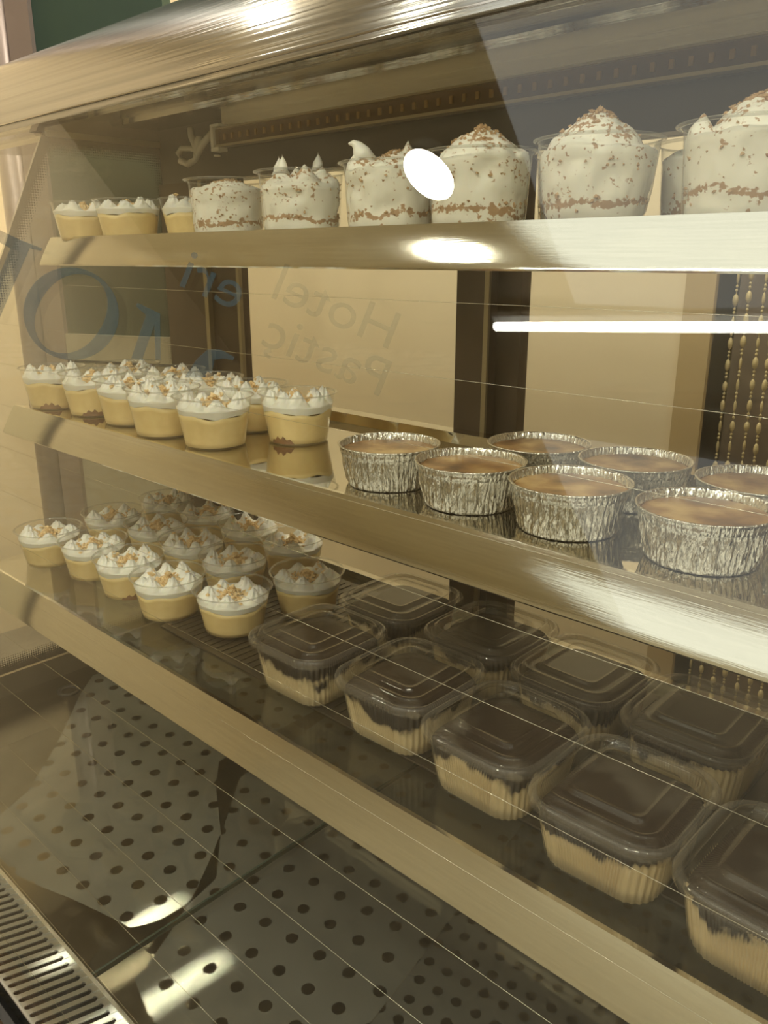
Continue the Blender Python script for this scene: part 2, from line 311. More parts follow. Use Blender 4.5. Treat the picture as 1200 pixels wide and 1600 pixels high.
# ------------------------------------------------------------------ helpers: meshes and objects
class MB:
    def __init__(s): s.v = []; s.f = []
    def add(s, vs, fs):
        n = len(s.v); s.v += [tuple(v) for v in vs]; s.f += [tuple(i + n for i in f) for f in fs]; return s
    def box(s, x0, x1, y0, y1, z0, z1):
        vs = [(x, y, z) for x in (x0, x1) for y in (y0, y1) for z in (z0, z1)]
        return s.add(vs, [(0, 1, 3, 2), (4, 6, 7, 5), (0, 4, 5, 1), (2, 3, 7, 6), (0, 2, 6, 4), (1, 5, 7, 3)])
    def prism(s, prof, x0, x1):
        """closed (y, z) outline extruded along x"""
        n = len(prof)
        vs = [(x0, y, z) for y, z in prof] + [(x1, y, z) for y, z in prof]
        fs = [(i, (i + 1) % n, n + (i + 1) % n, n + i) for i in range(n)]
        return s.add(vs, fs + [tuple(range(n))[::-1], tuple(range(n, 2 * n))])
    def rings(s, rings, cap0=True, cap1=True):
        n = len(rings[0]); vs = [p for r in rings for p in r]; fs = []
        for k in range(len(rings) - 1):
            for i in range(n):
                j = (i + 1) % n; fs.append((k * n + i, k * n + j, (k + 1) * n + j, (k + 1) * n + i))
        if cap0: fs.append(tuple(range(n))[::-1])
        if cap1: fs.append(tuple(range((len(rings) - 1) * n, len(rings) * n)))
        return s.add(vs, fs)
    def lathe(s, prof, seg=48, cap0=False, cap1=False, rf=None):
        rs = []
        for r, z in prof:
            rs.append([((r + (rf(2 * PI * i / seg, z) if rf else 0)) * math.cos(2 * PI * i / seg),
                        (r + (rf(2 * PI * i / seg, z) if rf else 0)) * math.sin(2 * PI * i / seg), z) for i in range(seg)])
        return s.rings(rs, cap0, cap1)
    def tube(s, pts, r, seg=8):
        pts = [Vector(p) for p in pts]; rs = []
        for i, p in enumerate(pts):
            t = (pts[min(i + 1, len(pts) - 1)] - pts[max(i - 1, 0)]).normalized()
            u = t.cross(Vector((0, 0, 1)));
            if u.length < 1e-3: u = t.cross(Vector((0, 1, 0)))
            u.normalize(); w_ = t.cross(u)
            rr = r[i] if isinstance(r, (list, tuple)) else r
            rs.append([tuple(p + (u * math.cos(2 * PI * k / seg) + w_ * math.sin(2 * PI * k / seg)) * rr) for k in range(seg)])
        return s.rings(rs)
    def build(s, name, m, parent=None, smooth=False, loc=None):
        me = bpy.data.meshes.new(name); me.from_pydata(s.v, [], s.f); me.update()
        if smooth:
            for p in me.polygons: p.use_smooth = True
        me.materials.append(m)
        o = bpy.data.objects.new(name, me); COL.objects.link(o)
        if parent: o.parent = parent
        if loc: o.location = loc
        return o
def tag(o, label=None, cat=None, group=None, kind=None):
    if label: o['label'] = label
    if cat: o['category'] = cat
    if group: o['group'] = group
    if kind: o['kind'] = kind
    return o
def empty(name, loc=(0, 0, 0), rz=0):
    o = bpy.data.objects.new(name, None); COL.objects.link(o); o.location = loc; o.rotation_euler.z = rz
    o.empty_display_size = 0.02
    return o
def copy_tree(o, parent=None):
    c = o.copy(); COL.objects.link(c); c.parent = parent
    for ch in [q for q in bpy.data.objects if q.parent == o]: copy_tree(ch, c)
    return c
def bevel(o, wd, seg=2):
    b = o.modifiers.new('bevel', 'BEVEL'); b.width = wd; b.segments = seg; b.limit_method = 'ANGLE'; return o

# ------------------------------------------------------------------ the room
XE = -1.60                              # left end of hood, front glass and counter
ZDK = -0.62
X0, X1 = -1.15, 0.62                   # inside ends of the display case
YR = 0.74                              # plane of the rear sliding doors
RX0, RX1, RY0, RY1, FLOOR = -3.2, 2.4, -2.6, 1.5, -1.45
def struct(name, mb, m, **kw): o = mb.build(name, m, **kw); o['kind'] = 'structure'; return o
struct('floor', MB().box(RX0, RX1, RY0, RY1 + 1.0, FLOOR - 0.05, FLOOR), M['floor'])
struct('ceiling', MB().box(RX0, RX1, RY0, RY1 + 1.0, CEIL, CEIL + 0.05), M['ceil'])
struct('wall_left', MB().box(RX0 - 0.05, RX0, RY0, RY1 + 1.0, FLOOR, CEIL), M['wallleft'])
struct('wall_right', MB().box(RX1, RX1 + 0.05, RY0, RY1 + 1.0, FLOOR, CEIL), M['wallback'])
struct('wall_front', MB().box(RX0, RX1, RY0 - 0.05, RY0, FLOOR, CEIL), M['wallback'])
struct('wall_rear', MB().box(RX0, -0.60, RY1, RY1 + 0.10, FLOOR, CEIL), M['walls'])
struct('wall_rear_right', MB().box(0.9, RX1, RY1, RY1 + 0.10, FLOOR, CEIL), M['walls'])
struct('trim_1', MB().box(-0.655, -0.60, RY1 - 0.012, RY1 + 0.12, FLOOR, CEIL), pbr('door jamb', rgb(186, 162, 118), 0.6))
struct('wall_alcove', MB().box(-0.62, 0.95, RY1 + 0.10, RY1 + 0.14, FLOOR, CEIL), M['curt'])
# luminous ceiling field and lamps
glow = emit('luminous panel', (1.0, 0.97, 0.88), PANEL_E)
tag(MB().box(-1.22, 1.9, -0.62, 0.42, CEIL - 0.03, CEIL).build('ceiling_light_panel', glow), 'wide pale luminous ceiling panel nearest the display case', 'light')
tag(MB().box(-1.55, 1.9, -2.55, -1.25, CEIL - 0.03, CEIL).build('ceiling_light_panel', glow), 'pale luminous ceiling panel deeper in the room, behind the tube lamp', 'light')
def tube_light():
    t = empty('tube_light', (-0.63, -0.622, CEIL - 0.03), rad(4)); tag(t, 'long white fluorescent tube lamp under the ceiling', 'light')
    MB().tube([(-0.86, 0, -0.045), (0.9, 0, -0.045)], 0.013, 12).build('tube', emit('tube glow', (1.0, 0.97, 0.9), TUBE_E), t, True)
    MB().box(-0.88, 0.92, -0.02, 0.02, -0.022, 0.0).build('fitting', M['white'], t)
    return t
tube_light()
def downlight(x, y, label, e=DOWN_E, r=0.075):
    t = empty('downlight', (x, y, CEIL)); tag(t, label, 'light', 'round ceiling downlights')
    MB().lathe([(r + .012, -0.006 - .03), (r + .012, 0), (r, 0), (r, -0.034)], 32, False, False).build('bezel', M['white'], t, True)
    MB().lathe([(0.001, -0.034), (r, -0.034)], 32, True, False).build('diffuser', emit('downlight glow', (1.0, 0.95, 0.82), e), t)
downlight(-1.53, -0.19, 'round downlight left of the luminous panel, nearest the case')
downlight(0.15, -0.42, 'added round downlight right of the tube lamp, near the case')  # added outside the glass reflection to brighten the desserts
downlight(-0.35, -1.0, 'added round downlight at the far front of the room', 120)  # another added lamp, lights the desserts from the front
downlight(0.9, -0.42, 'added round downlight at the right, beside the luminous panel')  # added as well, lights the desserts from the right
downlight(-2.3, 0.82, 'round downlight behind the case line, beyond the side glass')

def streak_lamp(src, tgt, sx, sy, e, label):
    t = empty('added_streak_lamp', (src[0], src[1], CEIL)); tag(t, label, 'light')  # added lamp and housing, aimed to throw a bright streak on the deck
    MB().box(-0.05, 0.05, -0.12, 0.12, -0.045, -0.03).build('housing', M['white'], t)
    l = area('streak_beam', (0, 0, 0), (0, 0, -1), sx, sy, e, (1.0, 0.96, 0.82), 1.0)
    z = Vector(src) - Vector(tgt); z.normalize(); y = (Vector((0.06, 1, 0)) - z * Vector((0.06, 1, 0)).dot(z)).normalized(); x = y.cross(z)
    l.parent = t; l.location = Vector(src) - t.location
    l.rotation_euler = Matrix((x, y, z)).transposed().to_euler()
streak_lamp((-0.10, -0.40, 1.150), (-0.622, 0.335, ZDK), 0.006, 0.22, 0.24, 'added slot lamp throwing the left deck streak, the one nearer the tube lamp')
streak_lamp((0.05, -0.40, 1.150), (-0.530, 0.322, ZDK), 0.008, 0.22, 0.24, 'added slot lamp throwing the right deck streak, the one nearer the right')
# green board door seen past the left end
def green_door():
    g = atY(275, 520, 1.05); ang = rad(23)
    t = empty('cupboard_door', (g.x + 0.10, g.y + 0.04, FLOOR), ang)
    tag(t, 'dark green board door with pale mauve frame beyond the left side glass', 'door')
    # local x runs along the leaf to the left (negative), z up from floor
    zb = g.z - FLOOR - 0.01
    a0, a1 = -0.408, -0.082
    MB().box(a0, a1, 0.0, 0.03, zb, 2.60).build('board', M['green'], t)
    MB().box(a0 - 0.062, a0, -0.012, 0.04, 0, 2.63).build('frame_post', M['mauve'], t)
    MB().tube([(a0 - 0.098, 0.0, 0), (a0 - 0.098, 0.0, 2.63)], 0.034, 16).build('frame_post', M['mauve'], t, True)
    MB().box(a0, a1, -0.010, 0.035, zb - 0.06, zb).build('frame_rail', M['panel'], t)
    MB().box(a0, a1, 0.0, 0.03, 0, zb - 0.068).build('lower_panel', M['panel'], t)
    MB().box(a0, a1, 0.012, 0.03, zb - 0.068, zb - 0.06).build('dark_gap', M['black'], t)  # recessed black strip between rail and lower panel
green_door()

# bead curtain
def bead_curtain():
    mb = MB(); random.seed(3)
    for k in range(26):
        x = -0.575 + k * 0.0235; z = 0.62 + random.uniform(-.01, .01); y = RY1 + 0.02 + random.uniform(-0.004, 0.004)
        mb.tube([(x, y, 0.7), (x, y, -0.9)], 0.0007, 4)
        z = 0.66 + random.uniform(0, 0.03)
        while z > -0.9:
            h = random.choice((0.0095, 0.011, 0.0105)); r = random.choice((0.0048, 0.0055, 0.003))
            for zz, rr, hh in ((z, r, h), (z - h - 0.004, 0.0026, 0.003), (z - h - 0.0105, 0.0026, 0.003)):
                mb.rings([[(x + rr * math.sin(PI * (i + .5) / 5) * math.cos(2 * PI * j / 8), y + rr * math.sin(PI * (i + .5) / 5) * math.sin(2 * PI * j / 8), zz + hh * math.cos(PI * (i + .5) / 5)) for j in range(8)] for i in range(5)])
            z -= 2 * h + 0.0165
    o = mb.build('bead_curtain', M['beads'], None, True)
    tag(o, 'hanging curtain of pale oval and round beads in the doorway behind the case', 'curtain', kind='stuff')
    MB().box(-0.60, 0.9, RY1 + 0.005, RY1 + 0.035, 0.68, 0.71).build('rail', M['dark'], o)
bead_curtain()

# ------------------------------------------------------------------ the display case
case = empty('display_case', (0, 0, 0))
tag(case, 'stainless refrigerated pastry display case with sloping front glass', 'display case')
GK, GY = 0.48, 0.47                     # front glass plane: y = GY + GK z
def gy(z): return GY + GK * z
ZD = -0.62                              # deck level
# lower body
MB().box(XE, X1 + 0.03, 0.14, YR + 0.06, FLOOR, -0.80).build('body', M['dark'], case)
MB().box(XE, X1 + 0.03, 0.1655, 0.172, -0.80, ZD + 0.010).build('front_rail', M['black'], case)
MB().box(XE, X1 + 0.03, 0.10, 0.165, -0.80, -0.625).build('front_ledge', M['wood'], case)
MB().box(X0, X1, 0.172, YR, -0.80, -0.70).build('well_floor', M['brownsteel'], case)
# front glass (solid, follows the slope, short bend into the canopy)
gp = [(gy(z), z) for z in (-0.612, -0.3, 0.0, 0.12, 0.171)]
th = 0.005
gpi = [(y + th * 0.9, z - th * 0.43) for y, z in gp]
fg = MB().prism(gp + gpi[::-1], XE, X1 + 0.012).build('front_glass', M['glass'], case)
z = 0.145 - 0.0295 * 0
wz = [0.10, 0.06, 0.015, -0.0295, -0.0785, -0.123, -0.167, -0.2095, -0.252, -0.294, -0.336, -0.376, -0.416, -0.458, -0.50, -0.542, -0.584]
for z in wz:
    if z > 0: continue
    y = gy(z) + 0.0058
    MB().tube([(XE, y, z), (X1, y, z)], 0.00014, 5).build('heating_wire', M['wire'], fg, True)
# canopy
cp = [(0.5525, 0.171), (0.573, 0.222), (0.600, 0.262), (0.635, 0.290), (0.68, 0.303), (0.82, 0.306)]
import itertools
def smooth_path(p, k=6):
    out = []
    for i in range(len(p) - 1):
        p0, p1, p2, p3 = p[max(i - 1, 0)], p[i], p[i + 1], p[min(i + 2, len(p) - 1)]
        for j in range(k):
            t = j / k
            out.append(tuple(0.5 * ((2 * p1[c]) + (-p0[c] + p2[c]) * t + (2 * p0[c] - 5 * p1[c] + 4 * p2[c] - p3[c]) * t * t + (-p0[c] + 3 * p1[c] - 3 * p2[c] + p3[c]) * t ** 3) for c in (0, 1)))
    return out + [p[-1]]
cps = smooth_path(cp)
MB().prism(cps + [(0.82, 0.20), (0.60, 0.20), (0.567, 0.19)], XE, X1 + 0.03).build('canopy', M['canopy'], case, True)
o = MB().prism([(0.556, 0.181), (0.60, 0.186), (0.605, 0.180), (0.655, 0.184), (0.66, 0.178), (0.735, 0.180), (0.735, 0.199), (0.565, 0.199)], XE, X1).build('hood_lining', M['ceilsteel'], case)
MB().box(X0, X1, YR - 0.006, YR + 0.03, 0.105, 0.185).build('rear_header', M['darkgrey'], case)
# left end: bars around the side glass
MB().box(X0 - 0.022, X0, 0.20, YR + 0.05, -0.80, -0.588).build('end_bar', M['brownsteel'], case)
MB().prism([(gy(0.162) , 0.162), (YR + 0.03, 0.162), (YR + 0.03, 0.20), (0.57, 0.20)], X0 - 0.022, X0).build('end_bar', M['dark'], case)
MB().box(X0 - 0.022, X0 - 0.001, YR + 0.012, YR + 0.05, -0.588, 0.162).build('end_bar', M['dark'], case)
MB().box(X0 - 0.001, X0 + 0.004, 0.56, YR - 0.007, 0.156, 0.164).build('edge_channel', M['alu'], case)
sg = MB().prism([(gy(-0.588) + .01, -0.588), (YR + 0.012, -0.588), (YR + 0.012, 0.162), (gy(0.162) + .01, 0.162)], X0 - 0.008, X0 - 0.003).build('side_glass', M['endglass'], case)
def frit():
    Y0, Y1, Z0, Z1 = gy(-0.588) + .02, YR + 0.010, -0.586, 0.160
    def path(ins, r):
        y1, z0, z1 = Y1 - ins, Z0 + ins, Z1 - ins; pts = []
        def arc(cy, cz, a0, a1):
            for k in range(9):
                a = a0 + (a1 - a0) * k / 8; pts.append((cy + r * math.cos(a), cz + r * math.sin(a)))
        arc(y1 - r, z1 - r, PI / 2, 0); arc(y1 - r, z0 + r, 0, -PI / 2)
        pts.insert(0, (gy(z1) + .01 + ins, z1)); pts.append((gy(z0) + .01 + ins, z0)); return pts
    a = path(0.0, 0.004); b = path(0.026, 0.035); mb = MB()
    n = len(a); x = X0 - 0.0024
    mb.add([(x, *p) for p in a] + [(x, *p) for p in b], [(i, (i + 1) % n, n + (i + 1) % n, n + i) for i in range(n)])
    o = mb.build('dotted_border', M['frit'], sg)
    uv = o.data.uv_layers.new(name='uv')
    for l in o.data.loops: uv.data[l.index].uv = ((0.0 if l.vertex_index < n else 1.0), 0)
frit()
# right end
MB().box(X1, X1 + 0.02, 0.20, YR + 0.05, -0.80, 0.20).build('end_panel', M['steel'], case)
# corner post and rear sliding doors
MB().box(X0, -1.045, YR - 0.012, YR + 0.012, -0.588, 0.105).build('corner_post', M['dark'], case)
MB().box(-1.045, -1.036, YR - 0.016, YR - 0.004, -0.588, 0.105).build('edge_channel', M['alu'], case)
def rear_door(x0, x1, y, sl, sr, stilemat):
    d = MB().box(x0, x1, y - 0.0025, y + 0.0025, -0.46, 0.105).build('rear_door', M['glass2'], case)
    d['label'] = 'clear sliding rear door in a dark frame'
    MB().box(x0, x0 + sl, y - 0.008, y + 0.008, -0.46, 0.105).build('stile', stilemat, d)
    MB().box(x1 - sr, x1, y - 0.008, y + 0.008, -0.46, 0.105).build('stile', stilemat, d)
    MB().box(x0 + sl, x1 - sr, y - 0.008, y + 0.008, -0.50, -0.44).build('bottom_rail', stilemat, d)
    return d
d1 = rear_door(-1.036, -0.536, YR, 0.066, 0.044, M['dark'])
d2 = rear_door(-0.545, 0.60, YR + 0.020, 0.037, 0.05, M['dark'])
MB().box(-0.972, -0.966, YR - 0.012, YR - 0.006, -0.46, 0.105).build('edge_channel', M['alu'], d1)
MB().box(-0.5395, -0.5335, YR - 0.012, YR - 0.0085, -0.46, 0.105).build('edge_channel', M['alu'], d1)
MB().box(X0, X1, YR - 0.012, YR + 0.03, -0.70, -0.50).build('rear_base', M['steel'], case)
# deck: two glass plates with a visible seam, front grille, grommet
for xa, xb in ((X0 + 0.002, -0.5962), (-0.5938, X1 - 0.002)):
    bevel(MB().box(xa, xb, 0.2435, YR - 0.014, ZD - 0.006, ZD).build('deck_glass', M['deckglass'], case), 0.0006)
o = MB().box(-0.5962, -0.5938, 0.2435, YR - 0.014, ZD - 0.006, ZD - 0.0006).build('seam_strip', pbr('green glass edge', rgb(60, 72, 62), 0.2), case)
def grille():
    # slotted steel strip, tilted up towards the customer, slots run front to back
    y0, y1 = 0.179, 0.241; z0, z1 = ZD + 0.018, ZD
    g = MB(); pitch = 0.0105; sw = 0.0052; n = int((X1 - XE) / pitch)
    def P(x, t, dz=0): return (x, y0 + (y1 - y0) * t, z0 + (z1 - z0) * t + dz)
    for th_ in (0,):
        a, b = 0.08, 0.86
        for i in range(n):
            xl = XE + i * pitch; xr = xl + pitch; sx = (xl + xr) / 2
            m1, m2 = sx - sw / 2, sx + sw / 2
            # left land, right land, and rounded slot ends
            g.add([P(xl, 0), P(m1, 0), P(m1, 1), P(xl, 1)], [(0, 1, 2, 3)])
            g.add([P(m2, 0), P(xr, 0), P(xr, 1), P(m2, 1)], [(0, 1, 2, 3)])
            for (ta, tb, s) in ((0, a, 1), (1, b, -1)):
                K = 6; arc = []
                for k in range(K + 1):
                    an = PI * k / K; arc.append(P(sx - sw / 2 * math.cos(an), tb + s * 0.04 * (1 - math.sin(an)) - s * 0.04))
                base = [P(m1, ta), P(m2, ta)]
                vs = base + arc
                g.add(vs, [tuple([0, 1] + list(range(2 + K, 1, -1)))])
    o = g.build('front_grille', pbr('grille steel', (0.80, 0.79, 0.74, 1), 0.30, 0.85), case)
    s = o.modifiers.new('thick', 'SOLIDIFY'); s.thickness = 0.0012; s.offset = -1
    MB().box(XE, X1, 0.172, 0.242, -0.70, -0.695).build('grille_tray', M['black'], case)
    MB().box(XE, X1, 0.2405, 0.2440, -0.70, ZD + 0.0015).build('deck_edge', M['steel'], case)
grille()
g = atZ(102, 1076, ZD)
MB().lathe([(0.0105, 0.0), (0.0165, 0.0), (0.0165, 0.0025), (0.0105, 0.0025), (0.0105, 0.0)], 28).build('grommet', M['black'], case, True, (g.x + 0.012, g.y, ZD + 0.0002))

# ------------------------------------------------------------------ perforated trays
def basis(px, a_px, b_px, z):
    o = atZ(*px, z); a = atZ(px[0] + a_px[0], px[1] + a_px[1], z) - o; b = atZ(px[0] + b_px[0], px[1] + b_px[1], z) - o
    return o, (a.x, a.y), (b.x, b.y)
def perf(name, poly, z, org, A, B, m, parent=None):
    det = A[0] * B[1] - A[1] * B[0]
    me = bpy.data.meshes.new(name); n = len(poly)
    me.from_pydata([(x, y, z) for x, y in poly], [], [tuple(range(n))]); me.update()
    uv = me.uv_layers.new(name='uv')
    for l in me.loops:
        v = me.vertices[l.vertex_index].co; dx, dy = v.x - org.x, v.y - org.y
        uv.data[l.index].uv = ((dx * B[1] - dy * B[0]) / det, (A[0] * dy - A[1] * dx) / det)
    me.materials.append(m)
    o = bpy.data.objects.new(name, me); COL.objects.link(o); o.parent = parent
    return o
ZS = -0.632
def px_poly(l): return [tuple(atZ(u, v, ZS)[:2]) for u, v in l]
o1, A1, B1 = basis((175, 1135), (25.5, 13.3), (-14.5, 27.5), ZS)
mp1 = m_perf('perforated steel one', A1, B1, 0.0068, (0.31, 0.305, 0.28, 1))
p1 = [(-1.135, 0.725)] + [(max(x, -1.135), y) for x, y in px_poly([(140, 1052), (125, 1085), (100, 1140), (80, 1177), (43, 1237), (0, 1273)])] + [(-0.86, 0.255)] + px_poly([(27, 1368), (65, 1386), (107, 1402), (160, 1427), (205, 1450), (245, 1440), (300, 1408), (338, 1372), (345, 1300), (338, 1235), (342, 1190)]) + [(-0.80, 0.725)]
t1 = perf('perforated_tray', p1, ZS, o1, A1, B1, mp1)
tag(t1, 'grey perforated steel sheet under the deck glass at the left, nearest the side glass', 'tray')
o2, A2, B2 = basis((474, 1420), (42, 24), (-18, 46), ZS)
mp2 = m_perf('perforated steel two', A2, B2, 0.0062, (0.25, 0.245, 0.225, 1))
pe = px_poly([(375, 1215), (350, 1290), (325, 1350), (300, 1402), (270, 1450), (240, 1495), (210, 1530)])
p2 = [(-0.80, 0.725)][:0] + [(-0.78, 0.725)] + pe + [(-0.53, 0.262), (-0.36, 0.262), (-0.385, 0.40), (-0.44, 0.725)]
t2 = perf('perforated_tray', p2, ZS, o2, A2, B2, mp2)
tag(t2, 'grey perforated steel sheet with large holes right of the deck seam', 'tray')
o3, A3, B3 = basis((841, 1527), (31, 17), (-11, 30), ZS - 0.0008)
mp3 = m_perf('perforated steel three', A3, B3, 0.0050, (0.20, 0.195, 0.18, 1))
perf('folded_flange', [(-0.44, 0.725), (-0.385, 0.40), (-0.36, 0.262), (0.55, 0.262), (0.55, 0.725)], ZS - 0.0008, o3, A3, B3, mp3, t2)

# ------------------------------------------------------------------ shelves
def shelf(zt, yf, yb, board, label, boardmat, lip=0.002, lower=0.0):
    t = empty('display_shelf', (X0, yf, zt)); tag(t, label, 'shelf', 'display shelves')
    L = X1 - X0 - 0.004
    bevel(MB().box(0.002, L, 0.002, yb - yf, -lip - board, -lip).build('shelf_board', boardmat, t), 0.0006)
    fc = [(0.0, 0.0)]; n = 10                 # gently bulged face, flatter towards its lower edge
    angs = [rad(33 - 7 * k / (n - 1)) for k in range(n)]; q = [(-math.sin(a_), -math.cos(a_)) for a_ in angs]
    sy, sz = sum(v[0] for v in q), sum(v[1] for v in q)
    for v in q: fc.append((fc[-1][0] + v[0] * 0.0195 / -sy, fc[-1][1] + v[1] * 0.0335 / -sz))
    inner = [(y + 0.0018, z - 0.0003) for y, z in fc][::-1]
    prof = [(0.004, -0.002), (0.004, 0.0)] + fc + [(-0.0202, -0.0352), (-0.0190, -0.0367), (-0.0150, -0.0367), (-0.0140, -0.0352)] + inner[:-1]
    o = MB().prism(prof, 0.002, L).build('front_trim', M['trim'], t, True)
    o.modifiers.new('edges', 'EDGE_SPLIT').split_angle = rad(28)
    return t
shelf(0.0276, 0.55, 0.735 - 0.012, 0.005, 'upper display shelf with wide steel trim holding the tall cream cups', M['mirror'], 0.0066)
shelf(-0.194, 0.47, 0.70, 0.004, 'middle display shelf of polished steel holding the foil cups', M['mirror'])
shelf(-0.407, 0.40, 0.715, 0.006, 'lower glass display shelf holding lidded tubs and custard cups', M['shelfglass'])
MB().prism([(0.700, -0.21), (0.706, -0.185), (0.727, -0.185), (0.727, -0.21)], X0 + 0.002, X1 - 0.002).build('shelf_rail', M['mirror'], case)
MB().box(X0 + 0.002, X1 - 0.002, 0.716, 0.727, -0.425, -0.400).build('shelf_rail', M['mirror'], case)
# ribbed brown tray on the lower shelf
def ribbed_tray():
    zt = -0.407 - 0.002
    t = empty('ribbed_tray', (0, 0, zt)); tag(t, 'flat dark brown ribbed tray under the lidded chocolate tubs', 'tray')
    m = MB().box(-0.785, 0.52, 0.455, 0.700, 0.0, 0.0018)
    for k in range(120):
        x = -0.78 + k * 0.0108
        m.box(x, x + 0.004, 0.462, 0.692, 0.0018, 0.0028)
    m.build('ribbed_floor', M['browntray'], t)
    return t
ribbed_tray()
ZB = -0.409                              # lower shelf surface
ZBT = ZB + 0.0028                        # on the ribbed tray
ZM = -0.196
ZT = 0.0210

# ------------------------------------------------------------------ LED bar and cable
def led_bar():
    z, y, xa = 0.152, 0.704, -0.965
    t = empty('led_light_bar', (xa, y, z)); tag(t, 'unlit amber LED strip in a clear channel under the hood', 'light bar')
    L = X1 - xa - 0.01
    MB().box(0, L, 0.004, 0.008, -0.009, 0.010).build('backing', pbr('amber board', rgb(134, 108, 74), 0.5, 0, rgb(112, 88, 60), 40), t)
    MB().box(0, L, -0.001, 0.004, 0.009, 0.0115).build('channel', M['alu'], t)
    MB().box(0, L, -0.004, 0.0085, -0.0125, -0.0095).build('channel', M['alu'], t)
    MB().box(0, L, -0.0025, -0.0012, -0.0095, 0.009).build('cover', clear('amber cover', (0.86, 0.80, 0.66), 1.5, 0.08, 0.05, (0.5, 0.4, 0.25, 1)), t)
    c = MB().box(-0.002, 0.002, 0.002, 0.004, -0.0035, 0.0035).build('led_chip', pbr('pale led', rgb(225, 200, 150), 0.4), t)
    c.location.x = 0.012
    k = 1
    while 0.012 + k * 0.0165 < L and k < 95:
        d = c.copy(); COL.objects.link(d); d.parent = t; d.location.x = 0.012 + k * 0.0165; k += 1
    e = MB().box(-0.007, 0.010, -0.006, 0.009, -0.0175, -0.0125); e.box(-0.007, -0.001, -0.006, 0.009, -0.0125, 0.014); e.box(-0.007, 0.012, -0.006, 0.009, 0.012, 0.0155)
    bevel(e.build('end_clip', M['white'], t), 0.0008)
    MB().lathe([(0.0018, -0.001), (0.0045, -0.001), (0.0045, 0.001), (0.0018, 0.001), (0.0018, -0.001)], 16).build('clip_eye', M['white'], t, True, (-0.002, 0, -0.0222))
    t.children[-1].rotation_euler.x = PI / 2
    MB().box(0.0, L, 0.009, 0.026, -0.011, 0.0278).build('bracket', M['steel'], t)
led_bar()
def cable():
    t = empty('taped_cable', (-1.0, 0.715, 0.15)); tag(t, 'knotted translucent taped cable hanging beside the LED strip end', 'cable')
    P = lambda u, v, y=0.705: (atY(u, v, y) - Vector((-1.0, 0.715, 0.15)))
    MB().tube([P(332, 205), P(325, 215), P(315, 228), P(309, 240), P(306, 252)], [0.0035, 0.0045, 0.005, 0.0045, 0.002], 8).build('cable_loop', M['milky'], t, True)
    MB().tube([P(297, 200), P(299, 214), P(304, 226), P(308, 236)], [0.004, 0.0045, 0.004, 0.005], 8).build('cable_loop', M['milky'], t, True)
    MB().tube([P(308, 234), P(297, 232), P(284, 232), P(279, 240), P(283, 251), P(294, 256), P(305, 250), P(308, 240)], [0.005, 0.0035, 0.004, 0.005, 0.0055, 0.005, 0.004, 0.005], 8).build('cable_loop', M['milky'], t, True)
    MB().tube([P(311, 213), P(311, 221), P(309, 231), P(308, 242)], [0.004, 0.0065, 0.0065, 0.004], 8).build('tape', M['milky'], t, True)
cable()

# ------------------------------------------------------------------ desserts
def fbm(x, y, z): return noise.noise(Vector((x, y, z)))
def chunks(mb, pts, smin, smax, rnd):
    for (x, y, z) in pts:
        s = rnd.uniform(smin, smax); vs = []
        q = Matrix.Rotation(rnd.uniform(0, 6.28), 3, Vector((rnd.uniform(-1, 1), rnd.uniform(-1, 1), rnd.uniform(-1, 1))).normalized())
        for v in ((1, 0, 0), (-1, 0, 0), (0, 1, 0), (0, -1, 0), (0, 0, 1), (0, 0, -1)):
            p = q @ (Vector(v) * s * rnd.uniform(0.6, 1.25) * (1 if v[2] == 0 else 0.7)); vs.append((x + p.x, y + p.y, z + p.z))
        mb.add(vs, [(0, 2, 4), (2, 1, 4), (1, 3, 4), (3, 0, 4), (2, 0, 5), (1, 2, 5), (3, 1, 5), (0, 3, 5)])
def polar(hf, r, nr=34, nt=110, skirt=None):
    rs = []
    for i in range(nr + 1):
        rr = r * (1 - i / nr) ** 0.9 if i < nr else 0.0002
        rs.append([(rr * math.cos(2 * PI * j / nt), rr * math.sin(2 * PI * j / nt), hf(rr, 2 * PI * j / nt)) for j in range(nt)])
    pre = []
    if skirt: pre = [[skirt(k, 2 * PI * j / nt) for j in range(nt)] for k in range(4)]
    return pre + rs

